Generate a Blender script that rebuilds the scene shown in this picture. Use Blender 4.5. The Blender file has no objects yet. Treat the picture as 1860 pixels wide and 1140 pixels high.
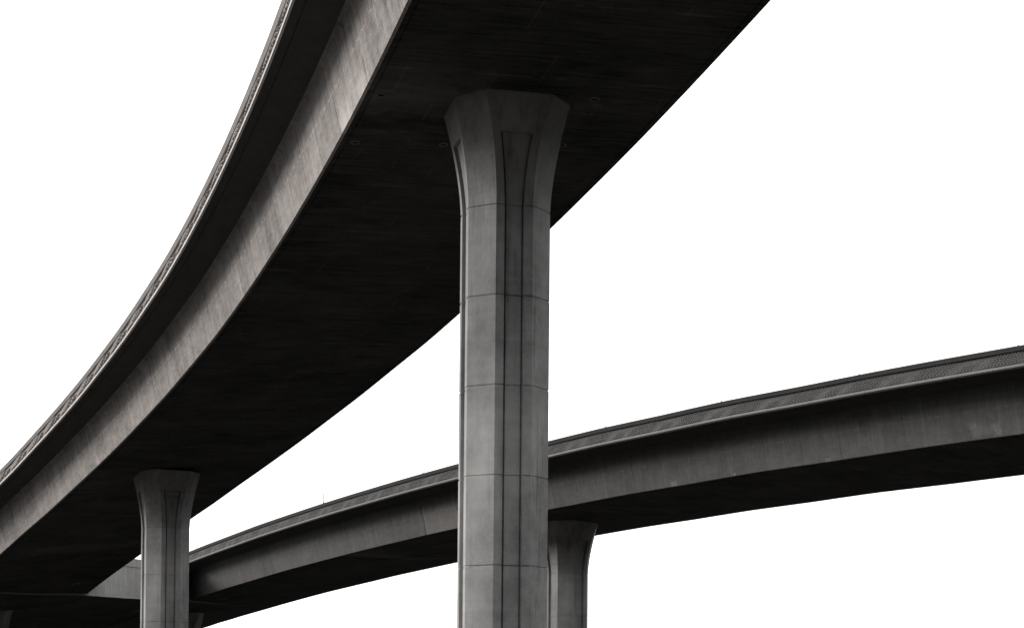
import bpy, math, random
import numpy as np
from mathutils import Matrix, Vector

random.seed(7)
rng = np.random.default_rng(7)
scene = bpy.context.scene
COL = scene.collection
EYE = 1.6                                     # eye height above the ground, m

# ------------------------------------------------------------------ camera
F_PX, H_PX, PITCH, ROLL = 3628.356, 1250.693, math.radians(0.89455), math.radians(-0.50346)
cam = bpy.data.cameras.new('camera')
cam_ob = bpy.data.objects.new('camera', cam)
COL.objects.link(cam_ob)
cam.sensor_fit = 'HORIZONTAL'
cam.sensor_width = 36.0
cam.lens = F_PX / 1860 * 36
cam.shift_x = 0.0
cam.shift_y = (H_PX - 570) / 1860
cam.clip_start, cam.clip_end = 0.1, 6000
zp = Vector((0, -math.sin(PITCH), math.cos(PITCH)))
fw = Vector((0, math.cos(PITCH), math.sin(PITCH)))
rt = Vector((1, 0, 0)) * math.cos(ROLL) - zp * math.sin(ROLL)
up = Vector((1, 0, 0)) * math.sin(ROLL) + zp * math.cos(ROLL)
M = Matrix.Identity(4)
for i in range(3):
    M[i][0], M[i][1], M[i][2] = rt[i], up[i], -fw[i]
M[2][3] = EYE
cam_ob.matrix_world = M
scene.camera = cam_ob

# ------------------------------------------------------------------ sky and sun
SUN_EL, SUN_ROT = math.radians(23), math.radians(-73)      # bright, hazy sun ahead and to the left
world = bpy.data.worlds.new('World')
scene.world = world
world.use_nodes = True
wn, wl = world.node_tree.nodes, world.node_tree.links
bg = wn['Background']
sky = wn.new('ShaderNodeTexSky')
sky.sky_type = 'NISHITA'
sky.sun_disc = False
sky.sun_elevation, sky.sun_rotation = SUN_EL, SUN_ROT
sky.dust_density = 4
bw = wn.new('ShaderNodeRGBToBW')                            # a white, overcast sky: no blue in it
wl.new(sky.outputs[0], bw.inputs[0])
tc = wn.new('ShaderNodeTexCoord')
dotn = wn.new('ShaderNodeVectorMath'); dotn.operation = 'DOT_PRODUCT'
wl.new(tc.outputs['Generated'], dotn.inputs[0])
dotn.inputs[1].default_value = (0.0, math.cos(math.radians(11)), math.sin(math.radians(11)))
mr = wn.new('ShaderNodeMapRange'); mr.interpolation_type = 'SMOOTHSTEP'
mr.inputs['From Min'].default_value, mr.inputs['From Max'].default_value = 0.72, 0.94
mr.inputs['To Min'].default_value, mr.inputs['To Max'].default_value = 2.0, 17.0
wl.new(dotn.outputs['Value'], mr.inputs['Value'])
sx = wn.new('ShaderNodeSeparateXYZ'); wl.new(tc.outputs['Generated'], sx.inputs[0])
el = wn.new('ShaderNodeMapRange'); el.inputs['From Min'].default_value, el.inputs['From Max'].default_value = 0.2, 0.85
el.inputs['To Min'].default_value, el.inputs['To Max'].default_value = 0.3, 24.0  # low sky dimmed, zenith brightened, made up to shape light on the piers
lr = wn.new('ShaderNodeMapRange')                           # unseen sky slightly dimmer to the right, added to shape the light
lr.inputs['From Min'].default_value, lr.inputs['From Max'].default_value = -0.7, 0.7
lr.inputs['To Min'].default_value, lr.inputs['To Max'].default_value = 1.25, 1.15
wl.new(sx.outputs['X'], lr.inputs['Value'])
mu = wn.new('ShaderNodeMath'); mu.operation = 'MULTIPLY'
wl.new(sx.outputs['Z'], el.inputs['Value']); wl.new(el.outputs[0], mu.inputs[0]); wl.new(lr.outputs[0], mu.inputs[1])
wl.new(mu.outputs[0], mr.inputs['To Min'])
ad = wn.new('ShaderNodeMath'); ad.operation = 'ADD'
mn = wn.new('ShaderNodeMath'); mn.operation = 'MINIMUM'; mn.inputs[1].default_value = 8.0
hf = wn.new('ShaderNodeMath'); hf.operation = 'MULTIPLY'; hf.inputs[1].default_value = 0.6
wl.new(bw.outputs[0], hf.inputs[0]); wl.new(hf.outputs[0], mn.inputs[0])
wl.new(mn.outputs[0], ad.inputs[0]); wl.new(mr.outputs[0], ad.inputs[1])
wl.new(ad.outputs[0], bg.inputs['Color'])
bg.inputs['Strength'].default_value = 0.10

sun = bpy.data.lights.new('sun', 'SUN')
sun.energy, sun.angle, sun.color = 2.7, math.radians(16), (1, 0.935, 0.885)
sun_ob = bpy.data.objects.new('sun', sun)
COL.objects.link(sun_ob)
sd = Vector((math.sin(SUN_ROT) * math.cos(SUN_EL), math.cos(SUN_ROT) * math.cos(SUN_EL), math.sin(SUN_EL)))
sun_ob.rotation_euler = sd.to_track_quat('Z', 'Y').to_euler()
sun_ob.location = sd * 300

scene.view_settings.view_transform = 'Standard'
scene.view_settings.look = 'None'
scene.view_settings.exposure = 0.0
scene.view_settings.gamma = 1.0

# ------------------------------------------------------------------ materials
def nodes_of(name):
    m = bpy.data.materials.new(name)
    m.use_nodes = True
    return m, m.node_tree.nodes, m.node_tree.links

def N(nt, typ, **kw):
    n = nt.new(typ)
    for k, v in kw.items():
        if k.startswith('_'):
            n.inputs[k[1:].replace('_', ' ')].default_value = v
        else:
            setattr(n, k, v)
    return n

class G:
    """tiny node-graph helper: every call returns an output socket"""
    def __init__(self, name):
        self.m, self.n, self.l = nodes_of(name)
        self.bsdf = self.n['Principled BSDF']
    def _in(self, sock, v):
        if isinstance(v, bpy.types.NodeSocket): self.l.new(v, sock)
        else: sock.default_value = v
    def uv(self): return N(self.n, 'ShaderNodeUVMap', uv_map='UVMap').outputs[0]
    def objco(self): return N(self.n, 'ShaderNodeTexCoord').outputs['Object']
    def math(self, op, a, b=0.0, c=None, clamp=False):
        x = N(self.n, 'ShaderNodeMath', operation=op, use_clamp=clamp)
        self._in(x.inputs[0], a); self._in(x.inputs[1], b)
        if c is not None: self._in(x.inputs[2], c)
        return x.outputs[0]
    def scale(self, v, s, off=(0, 0, 0)):
        x = N(self.n, 'ShaderNodeMapping'); self._in(x.inputs['Vector'], v)
        x.inputs['Scale'].default_value = s; x.inputs['Location'].default_value = off
        return x.outputs[0]
    def noise(self, v, scale=1.0, detail=4.0, rough=.6, dist=0.0):
        x = N(self.n, 'ShaderNodeTexNoise'); self._in(x.inputs['Vector'], v)
        x.inputs['Scale'].default_value = scale; x.inputs['Detail'].default_value = detail
        x.inputs['Roughness'].default_value = rough; x.inputs['Distortion'].default_value = dist
        return x.outputs['Fac']
    def voro(self, v, scale, feature='F1', out='Distance'):
        x = N(self.n, 'ShaderNodeTexVoronoi', feature=feature); self._in(x.inputs['Vector'], v)
        x.inputs['Scale'].default_value = scale
        return x.outputs[out]
    def ramp(self, v, a, b, lo=0.0, hi=1.0):
        x = N(self.n, 'ShaderNodeMapRange', interpolation_type='SMOOTHSTEP'); self._in(x.inputs['Value'], v)
        x.inputs['From Min'].default_value, x.inputs['From Max'].default_value = a, b
        x.inputs['To Min'].default_value, x.inputs['To Max'].default_value = lo, hi
        return x.outputs[0]
    def sep(self, v):
        x = N(self.n, 'ShaderNodeSeparateXYZ'); self._in(x.inputs[0], v); return x.outputs
    def box(self, s, v, s0, s1, v0, v1, soft=.1):
        """1 inside a rectangle of the surface, soft at its rim"""
        a = self.math('MULTIPLY', self.ramp(s, s0 - soft, s0 + soft), self.ramp(s, s1 - soft, s1 + soft, 1, 0))
        b = self.math('MULTIPLY', self.ramp(v, v0 - soft, v0 + soft), self.ramp(v, v1 - soft, v1 + soft, 1, 0))
        return self.math('MULTIPLY', a, b)
    def finish(self, value, tint, rough=.85, bump=None, bump_d=.01, spec=.25):
        mix = N(self.n, 'ShaderNodeMix', data_type='RGBA', blend_type='MULTIPLY')
        mix.inputs['Factor'].default_value = 1
        c = N(self.n, 'ShaderNodeCombineColor')
        for i in range(3): self._in(c.inputs[i], value)
        self.l.new(c.outputs[0], mix.inputs['A']); mix.inputs['B'].default_value = (*tint, 1)
        self.l.new(mix.outputs['Result'], self.bsdf.inputs['Base Color'])
        self.bsdf.inputs['Roughness'].default_value = rough
        self.bsdf.inputs['Specular IOR Level'].default_value = spec
        if bump is not None:
            b = N(self.n, 'ShaderNodeBump'); self.l.new(bump, b.inputs['Height'])
            b.inputs['Distance'].default_value = bump_d; b.inputs['Strength'].default_value = 1
            self.l.new(b.outputs[0], self.bsdf.inputs['Normal'])
        return self.m

def web_concrete(name, base, tint, patches=(), line_v=1.25, contrast=1.0):
    """board-marked web: u runs along the bridge, v down the face (metres)"""
    g = G(name); uv = g.uv(); s, vt, _ = g.sep(uv); v = g.math('SUBTRACT', 2.3, vt)      # v: metres above the soffit edge
    blot = g.noise(g.scale(uv, (.35, .8, 1)), 1, 6, .65)
    stain = g.noise(g.scale(uv, (2.2, .25, 1)), 1, 5, .6, .3)
    streak = g.noise(g.scale(uv, (7, .8, 1), (3, 1, 0)), 1, 3, .5)
    fine = g.noise(g.scale(uv, (9, 22, 1)), 1, 4, .8)
    scr = g.noise(g.scale(uv, (17, .5, 1), (9, 5, 0)), 1, 2, .6)
    grit = g.noise(g.scale(uv, (1.5, 3.6, 1), (8, 8, 0)), 1, 9, .75)
    val = g.math('MULTIPLY_ADD', g.math('SUBTRACT', blot, .5), 1.3 * contrast, 1.0)
    for tex, amt in ((stain, .8), (streak, .5), (fine, 1.1), (grit, 1.5), (scr, .75)):
        val = g.math('MULTIPLY_ADD', g.math('SUBTRACT', tex, .5), amt * contrast, val)
    wn_ = N(g.n, 'ShaderNodeTexWhiteNoise', noise_dimensions='1D')
    g.l.new(g.math('FLOOR', g.math('ADD', g.math('DIVIDE', s, 2.44), .5)), wn_.inputs['W'])
    val = g.math('MULTIPLY_ADD', g.math('SUBTRACT', wn_.outputs['Value'], .5), .16 * contrast, val)
    # pale runs of lime that start at some height and fade downwards
    runs = g.ramp(g.noise(g.scale(uv, (5.5, .12, 1), (11, 4, 0)), 1, 3, .55), .63, .72)
    runs = g.math('MULTIPLY', runs, g.ramp(g.noise(g.scale(uv, (1.1, 1.2, 1)), 1, 2), .42, .62))
    val = g.math('MULTIPLY_ADD', runs, .6 * contrast, val)
    spk = g.math('MULTIPLY', g.ramp(g.voro(g.scale(uv, (1.6, 3.2, 1)), 1), .16, .05, 0, 1), g.ramp(g.noise(uv, .8, 3), .5, .62))
    val = g.math('MULTIPLY_ADD', spk, .5 * contrast, val)
    for (fs, fv, o, th, amt) in ((19, .5, 3, .66, .4), (13, .35, 17, .68, .5), (23, .7, 29, .66, -.35)):
        ln = g.ramp(g.noise(g.scale(uv, (fs, fv, 1), (o, o * .3, 0)), 1, 1, .4), th, th + .05)
        val = g.math('MULTIPLY_ADD', ln, amt * contrast, val)
    # the pour line along the web, pale and broken, and the form joints across it
    wob = g.math('MULTIPLY_ADD', g.math('SUBTRACT', g.noise(g.scale(uv, (1.5, 0, 1)), 1, 3), .5), .16, v)
    pour = g.ramp(g.math('ABSOLUTE', g.math('SUBTRACT', wob, line_v)), .015, .06, 1, 0)
    pour = g.math('MULTIPLY', pour, g.ramp(g.noise(g.scale(uv, (2.6, 0, 1), (5, 0, 0)), 1, 2), .45, .6))
    val = g.math('MULTIPLY_ADD', pour, .6 * contrast, val)
    cell = g.math('ABSOLUTE', g.math('SUBTRACT', g.math('FRACT', g.math('DIVIDE', s, 2.44)), .5))
    jl = g.ramp(cell, .034, .012, 0, 1)
    jid = g.noise(g.scale(uv, (.41, 0, 1), (2.3, 0, 0)), 1, 0)
    val = g.math('MULTIPLY_ADD', jl, g.math('MULTIPLY', g.math('SUBTRACT', jid, .5), 3.2 * contrast), val)
    r1 = g.math('SUBTRACT', g.noise(uv, 1.6, 6, .75), .5); r2 = g.math('SUBTRACT', g.noise(g.scale(uv, (1, 1, 1), (5, 9, 0)), 2.1, 6, .75), .5)
    for (s0, s1, v0, v1, amt, soft, rag) in patches:
        ss = g.math('MULTIPLY_ADD', r1, rag, s); vv = g.math('MULTIPLY_ADD', r2, rag, v)
        val = g.math('MULTIPLY_ADD', g.box(ss, vv, s0, s1, v0, v1, soft), amt, val)
    val = g.math('MAXIMUM', val, .3)
    bump = g.math('ADD', g.math('MULTIPLY', streak, .6), g.math('MULTIPLY', fine, .5))
    return g.finish(g.math('MULTIPLY', val, base), tint, .85, bump, .012)

def soffit_concrete(name, base, tint, patches=()):
    g = G(name); uv = g.uv()
    blot = g.noise(g.scale(uv, (.25, .25, 1)), 1, 6, .65)
    board = g.noise(g.scale(uv, (6.5, .5, 1)), 1, 2, .6)
    s_, v_, _ = g.sep(uv); rr = g.math('SUBTRACT', g.noise(uv, .9, 6, .72), .5)
    grain = g.noise(g.scale(uv, (10, 12, 1)), 1, 4, .8)
    damp = g.noise(g.scale(uv, (.9, .5, 1), (7, 3, 0)), 1, 5, .7, .6)
    val = g.math('MULTIPLY_ADD', g.math('SUBTRACT', blot, .5), 2.2, 1.0)
    val = g.math('MULTIPLY_ADD', g.math('SUBTRACT', board, .5), 2.1, val)
    seam = g.math('ABSOLUTE', g.math('SUBTRACT', g.math('FRACT', g.math('DIVIDE', s_, 4.88)), .5))
    seam = g.math('MULTIPLY', g.ramp(seam, .016, .006, 0, 1), g.ramp(g.noise(g.scale(uv, (.2, .8, 1), (2, 2, 0)), 1, 2), .45, .6))
    val = g.math('MULTIPLY_ADD', seam, .9, val)
    lseam = g.math('ABSOLUTE', g.math('SUBTRACT', g.math('FRACT', g.math('DIVIDE', v_, 1.22)), .5))
    lseam = g.math('MULTIPLY', g.ramp(lseam, .03, .01, 0, 1), g.ramp(g.noise(g.scale(uv, (.5, .8, 1), (6, 2, 0)), 1, 2), .54, .64))
    val = g.math('MULTIPLY_ADD', lseam, .7, val)
    val = g.math('MULTIPLY_ADD', g.math('SUBTRACT', damp, .5), 1.3, val)
    val = g.math('MULTIPLY_ADD', g.math('SUBTRACT', grain, .5), 1.4, val)
    for (s0, s1, v0, v1, amt, rag) in patches:
        val = g.math('MULTIPLY_ADD', g.box(g.math('MULTIPLY_ADD', rr, rag, s_), g.math('MULTIPLY_ADD', rr, -2 * rag, v_), s0, s1, v0, v1, .5), amt, val)
    lime = g.ramp(g.noise(g.scale(uv, (6, 1.1, 1), (1, 9, 0)), 1, 3, .6), .69, .76)
    val = g.math('MULTIPLY_ADD', lime, .7, val)
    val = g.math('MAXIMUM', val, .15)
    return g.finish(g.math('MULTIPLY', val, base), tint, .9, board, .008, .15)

def pier_concrete(name, base, tint):
    g = G(name); co = g.objco(); x, y, z = g.sep(co)
    blot = g.noise(g.scale(co, (.9, .9, .6)), 1, 6, .62)
    cloud = g.noise(g.scale(co, (.5, .5, .33), (4, 2, 1)), 1, 2, .5)
    band = g.noise(g.scale(co, (.15, .15, 3.2)), 1, 4, .6)
    fine = g.noise(co, 30, 3, .7)
    pin = g.ramp(g.voro(co, 7.5), .035, .075, 1, 0)
    pin = g.math('MULTIPLY', pin, g.ramp(g.noise(co, 3, 2), .5, .62))
    val = g.math('MULTIPLY_ADD', g.math('SUBTRACT', blot, .5), .9, 1.0)
    val = g.math('MULTIPLY_ADD', g.math('SUBTRACT', cloud, .5), 1.6, val)
    val = g.math('MULTIPLY_ADD', g.math('SUBTRACT', band, .5), .35, val)
    val = g.math('MULTIPLY_ADD', g.math('SUBTRACT', fine, .5), .6, val)
    drip = g.ramp(g.noise(g.scale(co, (5, 5, .22), (6, 1, 3)), 1, 4, .6), .52, .7)
    val = g.math('MULTIPLY_ADD', drip, -.34, val)
    mott = g.noise(g.scale(co, (2.6, 2.6, 2.0), (1, 7, 5)), 1, 8, .75)
    val = g.math('MULTIPLY_ADD', g.math('SUBTRACT', mott, .5), 1.0, val)
    lift = N(g.n, 'ShaderNodeTexWhiteNoise', noise_dimensions='1D')
    g.l.new(g.math('FLOOR', g.math('ADD', g.math('DIVIDE', z, 2.44), .13)), lift.inputs['W'])
    val = g.math('MULTIPLY_ADD', g.math('SUBTRACT', lift.outputs['Value'], .5), .05, val)
    val = g.math('MULTIPLY_ADD', pin, -.6, val)
    # faint cold joint half way up every lift, wandering a little
    zz = g.math('MULTIPLY_ADD', g.math('SUBTRACT', g.noise(g.scale(co, (.6, .6, .2)), 1, 2), .5), .35, z)
    cj = g.math('ABSOLUTE', g.math('SUBTRACT', g.math('FRACT', g.math('DIVIDE', zz, 2.44)), .35))
    cj = g.math('MULTIPLY', g.ramp(cj, .012, .003, 0, 1), g.ramp(g.noise(g.scale(co, (.8, .8, .5), (3, 3, 8)), 1, 2), .48, .6))
    val = g.math('MULTIPLY_ADD', cj, -.22, val)
    return g.finish(g.math('MULTIPLY', g.math('MAXIMUM', val, .3), base), tint, .6,
                    g.math('ADD', fine, g.math('MULTIPLY', pin, -1.5)), .006, .5)

def plain_concrete(name, base, tint, sc=1.0):
    g = G(name); uv = g.uv()
    a = g.noise(g.scale(uv, (.6, 2, 1)), sc, 6, .65); b = g.noise(g.scale(uv, (4, 1.5, 1)), sc, 4, .7)
    val = g.math('MULTIPLY_ADD', g.math('SUBTRACT', a, .5), .8, 1.0)
    val = g.math('MULTIPLY_ADD', g.math('SUBTRACT', b, .5), .7, val)
    return g.finish(g.math('MULTIPLY', val, base), tint, .85, b, .006)

WARM, COOL = (1, .94, .905), (1, .985, .975)
M_WEB1 = web_concrete('weathered_web_concrete', .31, WARM,
                      patches=((28.4, 32.3, -.5, .75, .3, .4, 1.6), (28.3, 29.6, -.5, .5, .3, .06, .9), (30.6, 32.3, -.5, .45, .35, .25, 1.0), (32.35, 32.43, 0, 1.2, -.45, .015, .05),
                               (28.05, 28.3, .3, .75, -.35, .05, .8), (38.2, 38.3, 0, 2, -.25, .02, .05), (22.5, 27.5, .2, 1.1, -.22, .5, 1.5)))
M_WEB2 = web_concrete('shaded_web_concrete', .105, COOL, contrast=.6,  # lower flyover's lack of sun put into a darker base colour
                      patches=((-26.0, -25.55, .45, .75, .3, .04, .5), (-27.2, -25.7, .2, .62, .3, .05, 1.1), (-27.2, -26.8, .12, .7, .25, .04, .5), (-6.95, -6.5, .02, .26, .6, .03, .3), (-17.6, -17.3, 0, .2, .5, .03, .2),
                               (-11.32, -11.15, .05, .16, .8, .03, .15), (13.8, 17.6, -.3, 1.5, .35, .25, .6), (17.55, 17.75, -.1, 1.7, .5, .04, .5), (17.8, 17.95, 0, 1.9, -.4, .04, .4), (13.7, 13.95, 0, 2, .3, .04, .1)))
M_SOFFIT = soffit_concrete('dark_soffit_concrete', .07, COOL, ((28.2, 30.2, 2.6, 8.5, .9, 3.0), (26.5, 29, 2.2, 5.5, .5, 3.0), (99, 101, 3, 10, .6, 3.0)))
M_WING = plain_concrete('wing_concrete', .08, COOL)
M_RAIL1 = plain_concrete('parapet_concrete', .28, WARM, 2.0)
M_RAIL2 = plain_concrete('parapet_concrete_shaded', .085, COOL, 2.0)  # shade on the lower flyover's parapet carried by the darker colour
M_LEDGE = plain_concrete('ledge_concrete', .5, WARM, 2.0)
M_RELIEF1 = plain_concrete('relief_concrete', .27, WARM, 3.0)
M_COPING2 = plain_concrete('coping_concrete_shaded', .055, COOL, 2.0)  # darkest tone, painting shade onto the lower flyover's coping
M_LEDGE2 = plain_concrete('ledge_concrete_shaded', .19, COOL, 2.0)  # lower flyover's ledge, its unsunned look toned into the colour
M_PIER = pier_concrete('pier_concrete', .25, COOL)
M_PANEL = pier_concrete('pier_panel_concrete', .25, COOL)
def simple(name, col, rough=.6, metal=0.0):
    g = G(name); a = g.noise(g.objco(), 25, 3)
    g.bsdf.inputs['Metallic'].default_value = metal
    return g.finish(g.math('MULTIPLY_ADD', a, .5, .75), col, rough)
M_HOLE = simple('dark_hole', (.004, .004, .004), .9)
M_RIM = simple('drain_rim', (.22, .215, .21), .7)
M_POST = simple('galvanised_post', (.22, .22, .22), .5, .6)
M_NUB = simple('reflector_housing', (.05, .05, .05), .5)
def ground_mat():
    g = G('bare_dark_ground'); co = g.objco()
    a = g.noise(co, .05, 8, .65); b = g.noise(co, 1.3, 6, .7)
    v = g.math('ADD', g.math('MULTIPLY', a, .025), g.math('MULTIPLY', b, .018))
    return g.finish(v, (1, .95, .88), .95, b, .05, .1)
M_GROUND = ground_mat()

# ------------------------------------------------------------------ object helpers
def tag(o, label=None, cat=None, group=None, kind=None):
    if label: o['label'] = label
    if cat: o['category'] = cat
    if group: o['group'] = group
    if kind: o['kind'] = kind
    return o

def empty(name, loc, rz=0.0):
    o = bpy.data.objects.new(name, None); COL.objects.link(o)
    o.location = loc; o.rotation_euler = (0, 0, rz); o.empty_display_size = .5
    return o

def mesh_ob(name, verts, faces, mat, parent=None, uvs=None, smooth=False, origin=None):
    """verts in world space; moved into the parent's frame when it only translates"""
    V = np.asarray(verts, float)
    off = np.array(origin if origin is not None else (0, 0, 0), float)
    me = bpy.data.meshes.new(name)
    me.from_pydata((V - off).tolist(), [], [list(map(int, f)) for f in faces])
    if uvs is not None:
        lay = me.uv_layers.new(name='UVMap')
        idx = np.empty(len(me.loops), dtype=np.int32); me.loops.foreach_get('vertex_index', idx)
        U = np.asarray(uvs, float)
        U = U[idx] if len(U) == len(V) else U
        lay.data.foreach_set('uv', U.astype(np.float32).ravel())
    if smooth:
        me.polygons.foreach_set('use_smooth', np.ones(len(me.polygons), dtype=bool))
    for mm in (mat if isinstance(mat, (list, tuple)) else [mat]): me.materials.append(mm)
    me.update()
    o = bpy.data.objects.new(name, me); COL.objects.link(o)
    if parent is not None: o.parent = parent
    return o

# ------------------------------------------------------------------ bridge alignments
class Road:
    """a clothoid in plan with a cubic profile; u is metres right of the left soffit edge, v metres above the soffit"""
    def __init__(self, x0, y0, hd, k0, k1, k2, z0, g, c, z3, e0, e1, w, w1, w2):
        self.s = np.linspace(-120, 260, 1521); s = self.s
        sc = np.clip(s, -70, 150)
        th = np.radians(hd + k0 * sc + k1 * sc ** 2 / 2 + k2 * sc ** 3 / 6)
        dx, dy, ds = -np.sin(th), np.cos(th), s[1] - s[0]
        cx = np.concatenate([[0], np.cumsum((dx[1:] + dx[:-1]) / 2 * ds)])
        cy = np.concatenate([[0], np.cumsum((dy[1:] + dy[:-1]) / 2 * ds)])
        i0 = np.argmin(abs(s)); cx -= cx[i0]; cy -= cy[i0]
        self.th, self.x, self.y = th, x0 + cx, y0 + cy
        self.z = EYE + z0 + g * s + c * sc * s / 2 + z3 * sc ** 2 * s / 6
        jt = np.arange(-120, 262, 4.88); jr_ = np.random.default_rng(int(abs(hd) * 100)).normal(0, .014, len(jt))
        self.z = self.z + np.interp(s, jt, jr_)                  # the formwork stood in straight lengths
        self.e = e0 + e1 * sc
        self.w = w + w1 * sc + w2 * sc ** 2
    def at(self, s, u, v):
        """points for arrays s,u,v (broadcast)"""
        s, u, v = np.broadcast_arrays(np.asarray(s, float), u, v)
        I = lambda a: np.interp(s, self.s, a)
        th = I(self.th)
        return np.stack([I(self.x) + np.cos(th) * u, I(self.y) + np.sin(th) * u, I(self.z) + v + I(self.e) * u], -1)
    def width(self, s): return np.interp(s, self.s, self.w)
    def head(self, s): return float(np.interp(s, self.s, self.th))

R1 = Road(2.29856, 25.26303, 12.20214, -.02621, .00829, -.00013, 17.88754, -.02907, -.00039, -2e-5, -.02313, .00137, 8.32672, .00496, 9e-5)
R2 = Road(4.23246, 105.54687, 33.84974, -.20397, .00145, -1e-5, 11.61428, -.02413, -.00047, 1e-5, -.02849, .0009, 8.47252, .00863, 0)
CA, CD, DA, DD, BH = .49, 2.113, 1.474, .163, .911          # web batter, girder depth, wing, wing rise, parapet height

def sweep(road, name, smp, prof_fn, mat, parent, origin, closed=False, mats=None, smooth=False, caps=False):
    """sweep a profile (list of (side, u, v); side 0 = from the left edge, 1 = from the right edge) along the road"""
    prof = prof_fn
    W = road.width(smp)
    rows = []
    for (sd_, u, v) in prof:
        uu = np.full_like(smp, u) if sd_ == 0 else W + u
        rows.append(road.at(smp, uu, v))
    P = np.stack(rows, 1)                                   # (ns, np, 3)
    ns, npt = P.shape[:2]
    d = np.linalg.norm(np.diff(P[ns // 2], axis=0), axis=1)
    t = np.concatenate([[0], np.cumsum(d)])
    faces, uvs, mi = [], [], []
    last = npt if closed else npt - 1
    for j in range(last):
        k = (j + 1) % npt
        t0, t1 = t[j], (t[j + 1] if j + 1 < npt else t[-1] + np.linalg.norm(P[ns // 2, 0] - P[ns // 2, -1]))
        for i in range(ns - 1):
            faces.append((i * npt + j, (i + 1) * npt + j, (i + 1) * npt + k, i * npt + k))
            uvs += [(smp[i], t0), (smp[i + 1], t0), (smp[i + 1], t1), (smp[i], t1)]
            mi.append(mats[j] if mats else 0)
    if caps and closed:
        faces.append(tuple(range(npt))[::1]); faces.append(tuple((ns - 1) * npt + q for q in range(npt))[::-1])
        for f in faces[-2:]: uvs += [(P[0, q % npt, 0], P[0, q % npt, 2]) for q in f]; mi.append(mats[0] if mats else 0)
    o = mesh_ob(name, P.reshape(-1, 3), faces, mat, parent, None, smooth, origin)
    lay = o.data.uv_layers.new(name='UVMap')
    lay.data.foreach_set('uv', np.asarray(uvs, np.float32).ravel())
    o.data.polygons.foreach_set('material_index', np.asarray(mi, np.int32))
    return o

def relief(s, v, h, amp, flat):
    """outward relief of the parapet panel: staggered hexagonal cobbles in patches, smooth between them"""
    cw, ch = (.30, .125) if amp > .05 else (.17, .098)
    rowf = v / ch
    row = np.floor(rowf)
    x = (s + (row % 2) * cw / 2) / cw
    dx = (x - np.floor(x) - .5) * 2
    dy = (rowf - row - .5) * 2
    d = np.sqrt(dx ** 2 + dy ** 2 * .9)
    cob = np.sqrt(np.clip(1.12 - d ** 2, 0, 1))
    m = (s + v * 1.3) % 3.7
    if amp > .05:                                   # bold fractured lobes, steep on the near side
        big = np.clip((m - .05) / .12, 0, 1) * np.clip((2.3 - m) / 1.3, 0, 1) ** .8
        sml = np.clip((m - 2.5) / .1, 0, 1) * np.clip((3.55 - m) / .7, 0, 1) ** .8 * np.clip((.8 * h - v) / .1, 0, 1)
    else:
        big = np.clip((m - .1) / .45, 0, 1) * np.clip((2.4 - m) / .5, 0, 1)
        sml = np.clip((m - 2.55) / .3, 0, 1) * np.clip((3.6 - m) / .35, 0, 1) * np.clip((.75 * h - v) / .15, 0, 1)
    a = np.maximum(big, sml)
    return .008 + (flat + (1 - flat) * a) * cob * (.10 if amp > .05 else .06) + a * amp * np.clip(1.3 - v / h, 0, 1)

def parapet(road, side, smp, fine, parent, origin, rail_mat, ledge_mat, detail):
    """concrete parapet on one edge: ledge, recessed relief panel and coping"""
    sg = -1 if side == 0 else 1
    e = lambda d: -CA - DA + d if side == 0 else CA + DA - d      # d metres inward of the wing's edge
    b = CD + DD
    L0, L1, C0 = .055, .185, .70
    cb = .16 if road is R1 else .11
    core = [(side, e(cb), b + L1), (side, e(cb + .04), b + C0), (side, e(.34), b + C0), (side, e(.46), b + L1)]
    pr = sweep(road, 'parapet', smp, core if side == 0 else core[::-1], rail_mat, parent, origin, closed=True)
    led = [(side, e(0), b + L0), (side, e(0), b + L1 - .02), (side, e(.10), b + L1 + .004), (side, e(.46), b + L1 + .004), (side, e(.46), b + L0)]
    lo = sweep(road, 'ledge', smp, led if side == 0 else led[::-1], ledge_mat, pr, origin, closed=True)
    cop = [(side, e(.055), b + C0 + .012), (side, e(-.005), b + BH - .03), (side, e(.02), b + BH), (side, e(.30), b + BH),
           (side, e(.33), b + BH - .03), (side, e(.33), b + C0), (side, e(.075), b + C0)]
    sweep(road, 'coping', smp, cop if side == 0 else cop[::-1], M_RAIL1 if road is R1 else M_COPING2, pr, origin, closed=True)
    if detail:
        h = C0 - L1 - .01
        vs = np.linspace(0, h, 18)
        S, V = np.meshgrid(fine, vs, indexing='ij')
        D = relief(S, V, h, .10 if road is R1 else .0, .4 if road is R1 else .4)
        rb = .14 if road is R1 else .10
        D[:, 0] = D[:, -1] = 0.0
        P = road.at(S, (e(rb) + (.02 if road is R1 else .05) * V / h * (1 if side == 0 else -1)) - D * (1 - .35 * V / h), b + L1 + .006 + V)
        ns, nv = S.shape
        i, j = np.meshgrid(np.arange(ns - 1), np.arange(nv - 1), indexing='ij'); a = (i * nv + j).ravel()
        F = np.stack([a, a + nv, a + nv + 1, a + 1], 1)
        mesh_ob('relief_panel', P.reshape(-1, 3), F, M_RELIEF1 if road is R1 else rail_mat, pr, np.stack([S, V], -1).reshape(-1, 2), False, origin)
    return pr

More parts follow.
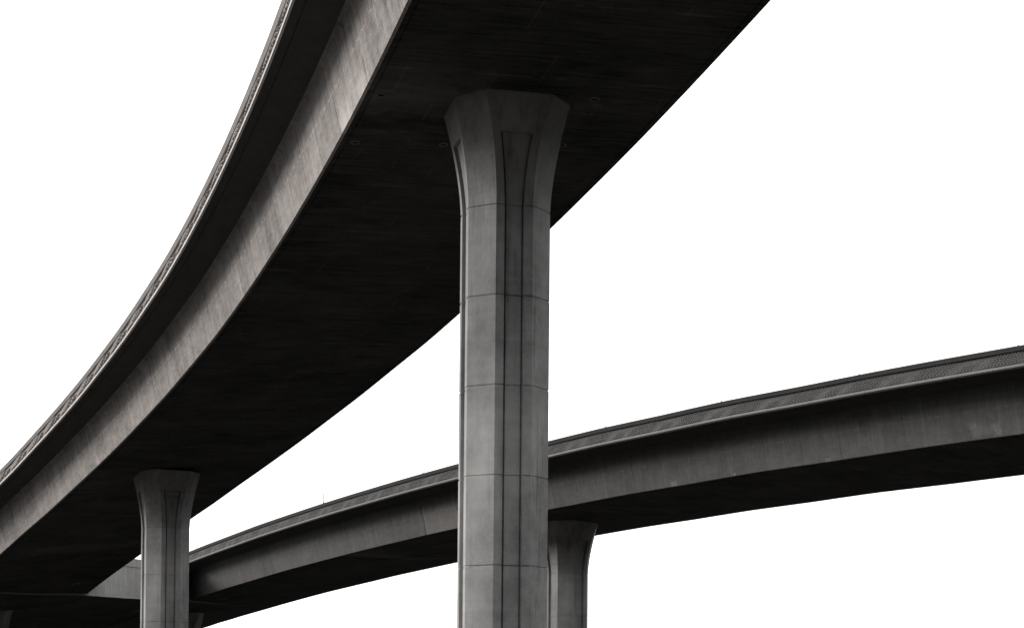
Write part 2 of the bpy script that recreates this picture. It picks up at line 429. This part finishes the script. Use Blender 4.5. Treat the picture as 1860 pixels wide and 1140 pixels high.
def bridge(road, name, label, smp, fine, web_mat, rail_mat, base_s, left_detail=True):
    bx = road.at(base_s, road.width(base_s) / 2, 0); origin = (float(bx[0]), float(bx[1]), 0.0)
    root = empty(name, origin); tag(root, label, 'flyover')
    g = .21
    half = [(CA + .17, CD), (CA + .05, CD - .03), (CA - .01, CD - .09), (.008, .035)]
    prof = [(0, -u, v) for u, v in half] + [(0, .07, .0), (0, g, 0), (0, g + .015, .03), (0, g + .04, .03), (0, g + .055, 0)]
    prof += [(1, -u if sd_ == 0 and False else -u, v) for sd_, u, v in []]
    right = [(1, -(g + .055), 0), (1, -(g + .04), .03), (1, -(g + .015), .03), (1, -g, 0), (1, -.07, 0), (1, -.008, .035)]
    prof += right + [(1, u, v) for u, v in half[::-1][1:]]
    nseg = len(prof) - 1
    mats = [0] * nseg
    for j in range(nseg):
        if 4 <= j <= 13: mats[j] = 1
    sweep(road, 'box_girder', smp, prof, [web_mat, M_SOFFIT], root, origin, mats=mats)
    ue, ve = CA + DA, CD + DD
    hl = [(CA + .165, CD + .001), (ue - .36, CD + .015 + DD * .74), (ue - .345, CD + .04 + DD * .74), (ue - .32, CD + .04 + DD * .75),
          (ue - .305, CD + .015 + DD * .78), (ue - .05, ve - .005), (ue - .012, ve + .05)]
    slab = [(0, -u, v) for u, v in hl[::-1]]
    slab = slab + [(1, u, v) for u, v in hl] + [(1, ue - .46, ve + .053), (1, ue - .47, ve + .12), (0, -ue + .47, ve + .12), (0, -ue + .46, ve + .053)]
    sweep(road, 'deck_slab', smp, slab, M_WING, root, origin, closed=True)
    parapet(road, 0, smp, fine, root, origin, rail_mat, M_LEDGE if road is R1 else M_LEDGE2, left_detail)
    parapet(road, 1, smp, fine, root, origin, rail_mat, M_RAIL2, False)
    return root, origin

S1 = np.arange(-62, 117.01, 1.0); S2 = np.arange(-75, 106.01, 1.0)
b1, o1 = bridge(R1, 'flyover_bridge', 'massive dark concrete flyover curving overhead from the top edge to the lower left',
                S1, np.arange(14, 121, .045), M_WEB1, M_RAIL1, 31.0)
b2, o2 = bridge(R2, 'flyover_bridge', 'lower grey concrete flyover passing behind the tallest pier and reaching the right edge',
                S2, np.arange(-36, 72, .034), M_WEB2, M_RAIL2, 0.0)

# ------------------------------------------------------------------ pixel -> world helpers (used to read positions off the plan)
def project(P):
    P = np.atleast_2d(np.asarray(P, float)) - np.array([0, 0, EYE])
    y = P[:, 1] * math.cos(PITCH) + P[:, 2] * math.sin(PITCH); z = -P[:, 1] * math.sin(PITCH) + P[:, 2] * math.cos(PITCH); x = P[:, 0]
    x, z = x * math.cos(ROLL) - z * math.sin(ROLL), x * math.sin(ROLL) + z * math.cos(ROLL)
    return np.stack([930 + F_PX * x / y, H_PX - F_PX * z / y], 1)

def ray(px, py):
    a, b = (px - 930) / F_PX, (H_PX - py) / F_PX
    d = rt * a + up * b + fw
    return d

def on_depth(px, py, depth):
    d = ray(px, py); k = depth / d.y
    return Vector((d.x * k, depth, EYE + d.z * k))

def on_soffit(road, px, py, s0, s1):
    """(s, u) where the view ray meets the road's soffit"""
    S, U = np.meshgrid(np.linspace(s0, s1, 600), np.linspace(0, 1, 200), indexing='ij')
    P = road.at(S, U * road.width(S), 0).reshape(-1, 3)
    q = project(P); i = ((q - np.array([px, py])) ** 2).sum(1).argmin()
    return float(S.ravel()[i]), float((U * road.width(S)).ravel()[i])

# ------------------------------------------------------------------ drain holes in the soffits
def drain(road, root, origin, px, py, s0, s1, r=.095):
    s, u = on_soffit(road, px, py, s0, s1)
    c = road.at(s, u, 0); th = road.head(s)
    T = np.array([-math.sin(th), math.cos(th), 0]); Rr = np.array([math.cos(th), math.sin(th), float(np.interp(s, road.s, road.e))])
    T[2] = float(road.at(s + .5, u, 0)[2] - road.at(s - .5, u, 0)[2])
    n = 24; A = np.linspace(0, 2 * np.pi, n, endpoint=False)
    def ring(rad, dz): return c + np.outer(np.cos(A), T) * rad + np.outer(np.sin(A), Rr) * rad + np.array([0, 0, dz])
    P = np.concatenate([ring(r * 1.42, .002), ring(r * 1.36, -.03), ring(r * 1.12, -.034), ring(r * .98, -.008)])
    F = [(k * n + i, k * n + (i + 1) % n, (k + 1) * n + (i + 1) % n, (k + 1) * n + i) for k in range(3) for i in range(n)]
    o = mesh_ob('drain_hole', P, F, M_RIM, root, None, True, origin)
    P2 = np.concatenate([ring(r * 1.02, -.012), ring(r * .9, -.005)])
    F2 = [(i, (i + 1) % n, n + (i + 1) % n, n + i) for i in range(n)] + [tuple(range(n, 2 * n))]
    mesh_ob('bore', P2, F2, M_HOLE, o, None, False, origin)
for px, py in ((692, 173), (878, 177), (1080, 181), (645, 259), (807, 262), (1022, 263)):
    drain(R1, b1, o1, px, py, 15, 60)
drain(R1, b1, o1, 138, 1060, 80, 119, .2)
drain(R2, b2, o2, 405, 1087, 50, 104, .26)

# ------------------------------------------------------------------ the wedge of deck where the two roads part
def junction():
    pts = [(R1, -40, 1074.0), (R1, 60, 1076.5), (R1, 150, 1079.0)]
    front = []
    for rd, px, py in pts:
        s, u = on_soffit(rd, max(px, 2), py, 70, 121)
        front.append(rd.at(s, u, 0))
    s_p1 = on_soffit(R1, 150, 1078, 70, 121)[0]
    P1 = R1.at(s_p1, R1.width(s_p1), 0)
    s_p2, _ = on_soffit(R2, 346, 1088.5, 40, 104)
    P2 = R2.at(s_p2, 0, 0)
    s3, u3 = on_soffit(R2, 452, 1101, 40, 104); P3 = R2.at(s3, u3, 0)
    return s_p1, P1, s_p2, P2, P3, front
s_p1, P1, s_p2, P2, P3, FR = junction()
jo = (float(P1[0]), float(P1[1]), 0.0)
jr = empty('ramp_junction', jo)
tag(jr, 'grey wedge wall where the two flyovers meet, behind the lower left pier', 'bridge wall')
DROP = .17
def slab_between(name, fr, bk, z_off0, z_off1, mat, parent, origin, wall_mat=None):
    """closed slab: front polyline, back polyline (same count), from z_off0 to z_off1 about the polylines"""
    fr = np.asarray(fr, float); bk = np.asarray(bk, float); n = len(fr)
    dz = lambda a, d: a + np.array([0, 0, 1.0]) * (np.asarray(d, float)[:, None] if np.ndim(d) else d)
    V = np.concatenate([dz(fr, z_off0), dz(bk, z_off0), dz(fr, z_off1), dz(bk, z_off1)])
    F, U, mi = [], [], []
    t = np.concatenate([[0], np.cumsum(np.linalg.norm(np.diff(fr, axis=0), axis=1))])
    for i in range(n - 1):
        F.append((i, n + i, n + i + 1, i + 1)); U += [(t[i], 0), (t[i], 30), (t[i + 1], 30), (t[i + 1], 0)]; mi.append(1)
        F.append((i, i + 1, 2 * n + i + 1, 2 * n + i)); U += [(t[i], 0), (t[i + 1], 0), (t[i + 1], 2.2), (t[i], 2.2)]; mi.append(0)
        F.append((2 * n + i, 2 * n + i + 1, 3 * n + i + 1, 3 * n + i)); U += [(t[i], 0), (t[i + 1], 0), (t[i + 1], 30), (t[i], 30)]; mi.append(0)
        F.append((n + i, 3 * n + i, 3 * n + i + 1, n + i + 1)); U += [(t[i], 0), (t[i], 2), (t[i + 1], 2), (t[i + 1], 0)]; mi.append(0)
    F.append((0, 2 * n, 3 * n, n)); U += [(0, 0), (0, 2), (30, 2), (30, 0)]; mi.append(0)
    F.append((n - 1, 2 * n - 1, 4 * n - 1, 3 * n - 1)); U += [(0, 0), (30, 0), (30, 2), (0, 2)]; mi.append(0)
    o = mesh_ob(name, V, F, [wall_mat or mat, mat], parent, None, False, origin)
    lay = o.data.uv_layers.new(name='UVMap'); lay.data.foreach_set('uv', np.asarray(U, np.float32).ravel())
    o.data.polygons.foreach_set('material_index', np.asarray(mi, np.int32))
    return o
# underside that gathers both soffits, hung a hand's breadth below them
fpts = FR[:2] + [P1 + (P2 - P1) * 0.0] + [P1 + (P2 - P1) * q for q in (.33, .66, 1.0)] + [P2 + (P3 - P2) * .5, P3]
back = []
NB = len(fpts)
for k, q in enumerate(fpts):
    f = k / (NB - 1)
    A_ = R1.at(s_p1 + 95, -2.0, 0); A_[2] = FR[0][2] - .1; B_ = R2.at(s_p2 + 75, R2.width(s_p2) * .985, 0)
    back.append(A_ * (1 - f) + B_ * f)
fpts = np.array(fpts); back = np.array(back)
wedge = [.5, .6, .9, 1, 1, .9, .45, .12]
M_GORE = web_concrete('wedge_wall_concrete', .27, COOL, line_v=9, contrast=.5)
slab_between('underside', fpts, back, -DROP * np.array(wedge), .03, M_SOFFIT, jr, jo, M_GORE)
# the wall itself, from the soffit up to the deck edge
wp = np.array([P1 + (P2 - P1) * q for q in np.linspace(0, 1, 9)])
wb = np.array([R1.at(s_p1 + 7, R1.width(s_p1) + .3, .1) * (1 - q) + R2.at(s_p2 + 5, -.3, .1) * q for q in np.linspace(0, 1, 9)])
wb[:, 2] = wp[:, 2] + .2
slab_between('wedge_wall', wp, wb, .033, 2.15, M_WING, jr, jo, M_GORE)
slab_between('deck', fpts + (back - fpts) * .06, back, .05, 2.3, M_WING, jr, jo)
wt = wp + np.array([0, 0, 2.155]); dirn = (P2 - P1); dirn[2] = 0; dirn /= np.linalg.norm(dirn); nrm = np.array([-dirn[1], dirn[0], 0])
slab_between('upstand', wt - nrm * .03, wt + nrm * .4, 0.0, .62, M_WING, jr, jo, M_GORE)

# ------------------------------------------------------------------ piers
HW, HA, LIFT = 1.15, .515, 2.44                   # half width, half face, lift height
def make_pier(px, py, depth, heading, z_top, label, group='flared octagonal bridge piers', z_floor=0.0):
    c = on_depth(px, py, depth)
    root = empty('bridge_pier', (c.x, c.y, z_floor), heading)
    tag(root, label, 'bridge pier', group)
    zt = z_top - z_floor; z_f = zt - 2.9                        # flare starts at the first joint
    # rings: (z, t of flare, inset)
    rings = [(0, 0, 0)]
    z = z_f; js = []
    while z > .3: js.append(z); z -= LIFT
    for zj in js[::-1]:
        rings += [(zj - .022, 0, 0), (zj - .014, 0, .02), (zj + .014, 0, .02), (zj + .022, 0, 0)]
    z_pan = zt - 1.0
    for k in range(1, 15):
        zz = z_f + (zt - z_f) * k / 14
        rings.append((zz, k / 14, 0))
    tp = (z_pan - z_f) / (zt - z_f)
    rings = [r for r in rings if abs(r[0] - z_pan) > .06] + [(z_pan - .01, tp - .003, 0), (z_pan + .03, tp + .01, 0)]
    rings.sort(); rings.append((zt + .06, 1.0, 0))
    def section(z, t, ins):
        dL, dA, dF = .46 * t ** 1.6, .41 * t ** 2.1, .44 * t ** 1.8
        H_s, H_f = HW + dL - ins, HW + dF - ins                 # side faces, front/back faces
        a_f, a_s = HA + dA, HA + .30 * t ** 1.6
        dep = .09 if z < z_pan + .01 else 0.0
        def face(nx, ny, H, a):
            tx, ty = -ny, nx
            kw = .5 + .2 * t; r0 = a * (kw + .05)
            out = []
            for q, d in ((-a, 0), (-r0, 0), (-r0 + .008, dep * 1.75), (-r0 + .062, dep * 1.75), (-r0 + .07, dep),
                         (r0 - .07, dep), (r0 - .062, dep * 1.6), (r0 - .03, dep * 1.6), (r0 - .01, 0), (a, 0)):
                out.append((nx * (H - d) + tx * q, ny * (H - d) + ty * q, z))
            return out
        return face(0, -1, H_f, a_f) + face(1, 0, H_s, a_s) + face(0, 1, H_f, a_f) + face(-1, 0, H_s, a_s)
    secs = [section(*r) for r in rings]
    n = 40
    def part(name, lo, hi, keep, mat):
        V, F, ix = [], [], {}
        def vid(r, k):
            if (r, k) not in ix: ix[(r, k)] = len(V); V.append(secs[r][k])
            return ix[(r, k)]
        for r in range(lo, hi):
            for k in range(n):
                if keep(k, r): F.append((vid(r, k), vid(r, (k + 1) % n), vid(r + 1, (k + 1) % n), vid(r + 1, k)))
        return mesh_ob(name, V, F, mat, root)
    iflare = max(i for i, r in enumerate(rings) if r[1] == 0)
    ipan = max(i for i, r in enumerate(rings) if r[0] < z_pan)
    panel_k = [4, 14, 24, 34]
    part('shaft', 0, iflare, lambda k, r: k not in panel_k, M_PIER)
    part('flared_head', iflare, len(rings) - 1, lambda k, r: k not in panel_k or r >= ipan, M_PIER)
    for pk in panel_k: part('recessed_panel', 0, ipan, lambda k, r, pk=pk: k == pk, M_PANEL)
    return root

def soffit_z(road, x, y):
    S, U = np.meshgrid(np.linspace(-60, 119, 900), np.linspace(0, 1, 60), indexing='ij')
    P = road.at(S, U * road.width(S), 0).reshape(-1, 3)
    i = ((P[:, 0] - x) ** 2 + (P[:, 1] - y) ** 2).argmin(); return float(P[i, 2])
def pier_under(road, px, py, depth, hd, label, dz=0.0):
    c = on_depth(px, py, depth)
    return make_pier(px, py, depth, hd, soffit_z(road, c.x, c.y) + dz, label)
pier_under(R1, 914.5, 760, 55.0, math.radians(13.4), 'tallest grey octagonal pier, nearest and largest, in the centre under the overhead flyover')
pier_under(R1, 299.5, 1050, 104.8, math.radians(25.0), 'second octagonal pier under the curving flyover, smaller, at the lower left')
pier_under(R2, 1029.5, 1110, 115.0, math.radians(39.0), 'dark octagonal pier of the lower flyover, just right of the tallest pier')
def underside_z(x, y):
    q = np.linspace(0, 1, 120)[:, None, None]; r = np.linspace(0, 1, 30)[None, :, None]
    f = np.concatenate([fpts[:-1, None] * (1 - r) + fpts[1:, None] * r]).reshape(-1, 3)
    b_ = np.concatenate([back[:-1, None] * (1 - r) + back[1:, None] * r]).reshape(-1, 3)
    P = (f[None] * (1 - q) + b_[None] * q).reshape(-1, 3)
    return float(P[((P[:, 0] - x) ** 2 + (P[:, 1] - y) ** 2).argmin(), 2])
cl, cr = on_depth(-20, 1138, 143), on_depth(335, 1138, 177)
ZL, ZR = underside_z(cl.x, cl.y) - .1, underside_z(cr.x, cr.y) - .1
make_pier(-20, 1138, 143, math.radians(31), ZL, 'barely lit pier head at the far left edge, deep in underside shadow')
make_pier(335, 1138, 177, math.radians(26), ZR, 'far dark pier head peeking out to the right of the lower left pier')

# ------------------------------------------------------------------ small things on the lower flyover's parapet
def on_coping(px, s0=-40, s1=80):
    s = np.linspace(s0, s1, 4000); P = R2.at(s, -CA - DA + .15, CD + DD + BH)
    i = np.abs(project(P)[:, 0] - px).argmin(); return P[i], float(s[i])
first = None
for k, (px, lab) in enumerate(((768.5, 'tiny reflector nub on the far parapet top, just left of the tallest pier'),
                               (1100, 'tiny reflector nub on the parapet top, first one right of the tallest pier'),
                               (1310.5, 'tiny reflector nub on the parapet top, second one right of the tallest pier'),
                               (1561, 'tiny reflector nub on the parapet top, third one right of the tallest pier'),
                               (1849.8, 'tiny reflector nub on the parapet top beside the right edge'))):
    p, s = on_coping(px)
    h, w, d = .075, .05, .03
    V = [(-w, -d, 0), (w, -d, 0), (w, d, 0), (-w, d, 0), (-w * .9, -d * .5, h * .8), (w * .9, -d * .5, h * .8), (w * .9, d * .5, h * .8), (-w * .9, d * .5, h * .8),
         (-w * .5, -d * .3, h), (w * .5, -d * .3, h), (w * .5, d * .3, h), (-w * .5, d * .3, h)]
    F = [(0, 3, 2, 1), (8, 9, 10, 11)] + [(b + i, b + (i + 1) % 4, b + 4 + (i + 1) % 4, b + 4 + i) for b in (0, 4) for i in range(4)]
    if first is None:
        o = mesh_ob('road_reflector', V, F, M_NUB); first = o
    else:
        o = first.copy(); COL.objects.link(o)
    o.location = p + np.array([0, 0, -.004]); o.rotation_euler = (0, 0, R2.head(s))
    tag(o, lab, 'reflector', 'reflectors along the parapet top')

p, s = on_coping(588)
post = empty('marker_post', tuple(p), R2.head(s))
tag(post, 'thin upright marker post standing on the lower flyover between the two left piers', 'post')
def tube(name, r0, r1, z0, z1, mat, n=10, lean=0.0):
    A = np.linspace(0, 2 * np.pi, n, endpoint=False)
    V = [(r0 * math.cos(a), r0 * math.sin(a), z0) for a in A] + [(r1 * math.cos(a) + lean, r1 * math.sin(a), z1) for a in A]
    F = [(i, (i + 1) % n, n + (i + 1) % n, n + i) for i in range(n)] + [tuple(range(n))[::-1], tuple(range(n, 2 * n))]
    return mesh_ob(name, V, F, mat, post)
tube('base_clamp', .07, .06, -.01, .09, M_NUB)
tube('rod', .026, .024, .085, .70, M_POST, lean=-.02)

# ------------------------------------------------------------------ ground
def ground():
    n = 60; r = np.concatenate([[0], np.geomspace(8, 4000, 40)]); A = np.linspace(0, 2 * np.pi, n, endpoint=False)
    V = [(0, 60, 0)]; F = []
    for k, rr in enumerate(r[1:]):
        for a in A: V.append((rr * math.cos(a), 60 + rr * math.sin(a), 0))
    for i in range(n): F.append((0, 1 + i, 1 + (i + 1) % n))
    for k in range(len(r) - 2):
        for i in range(n):
            a = 1 + k * n; F.append((a + i, a + n + i, a + n + (i + 1) % n, a + (i + 1) % n))
    tag(mesh_ob('ground', V, F, M_GROUND), kind='structure')
ground()
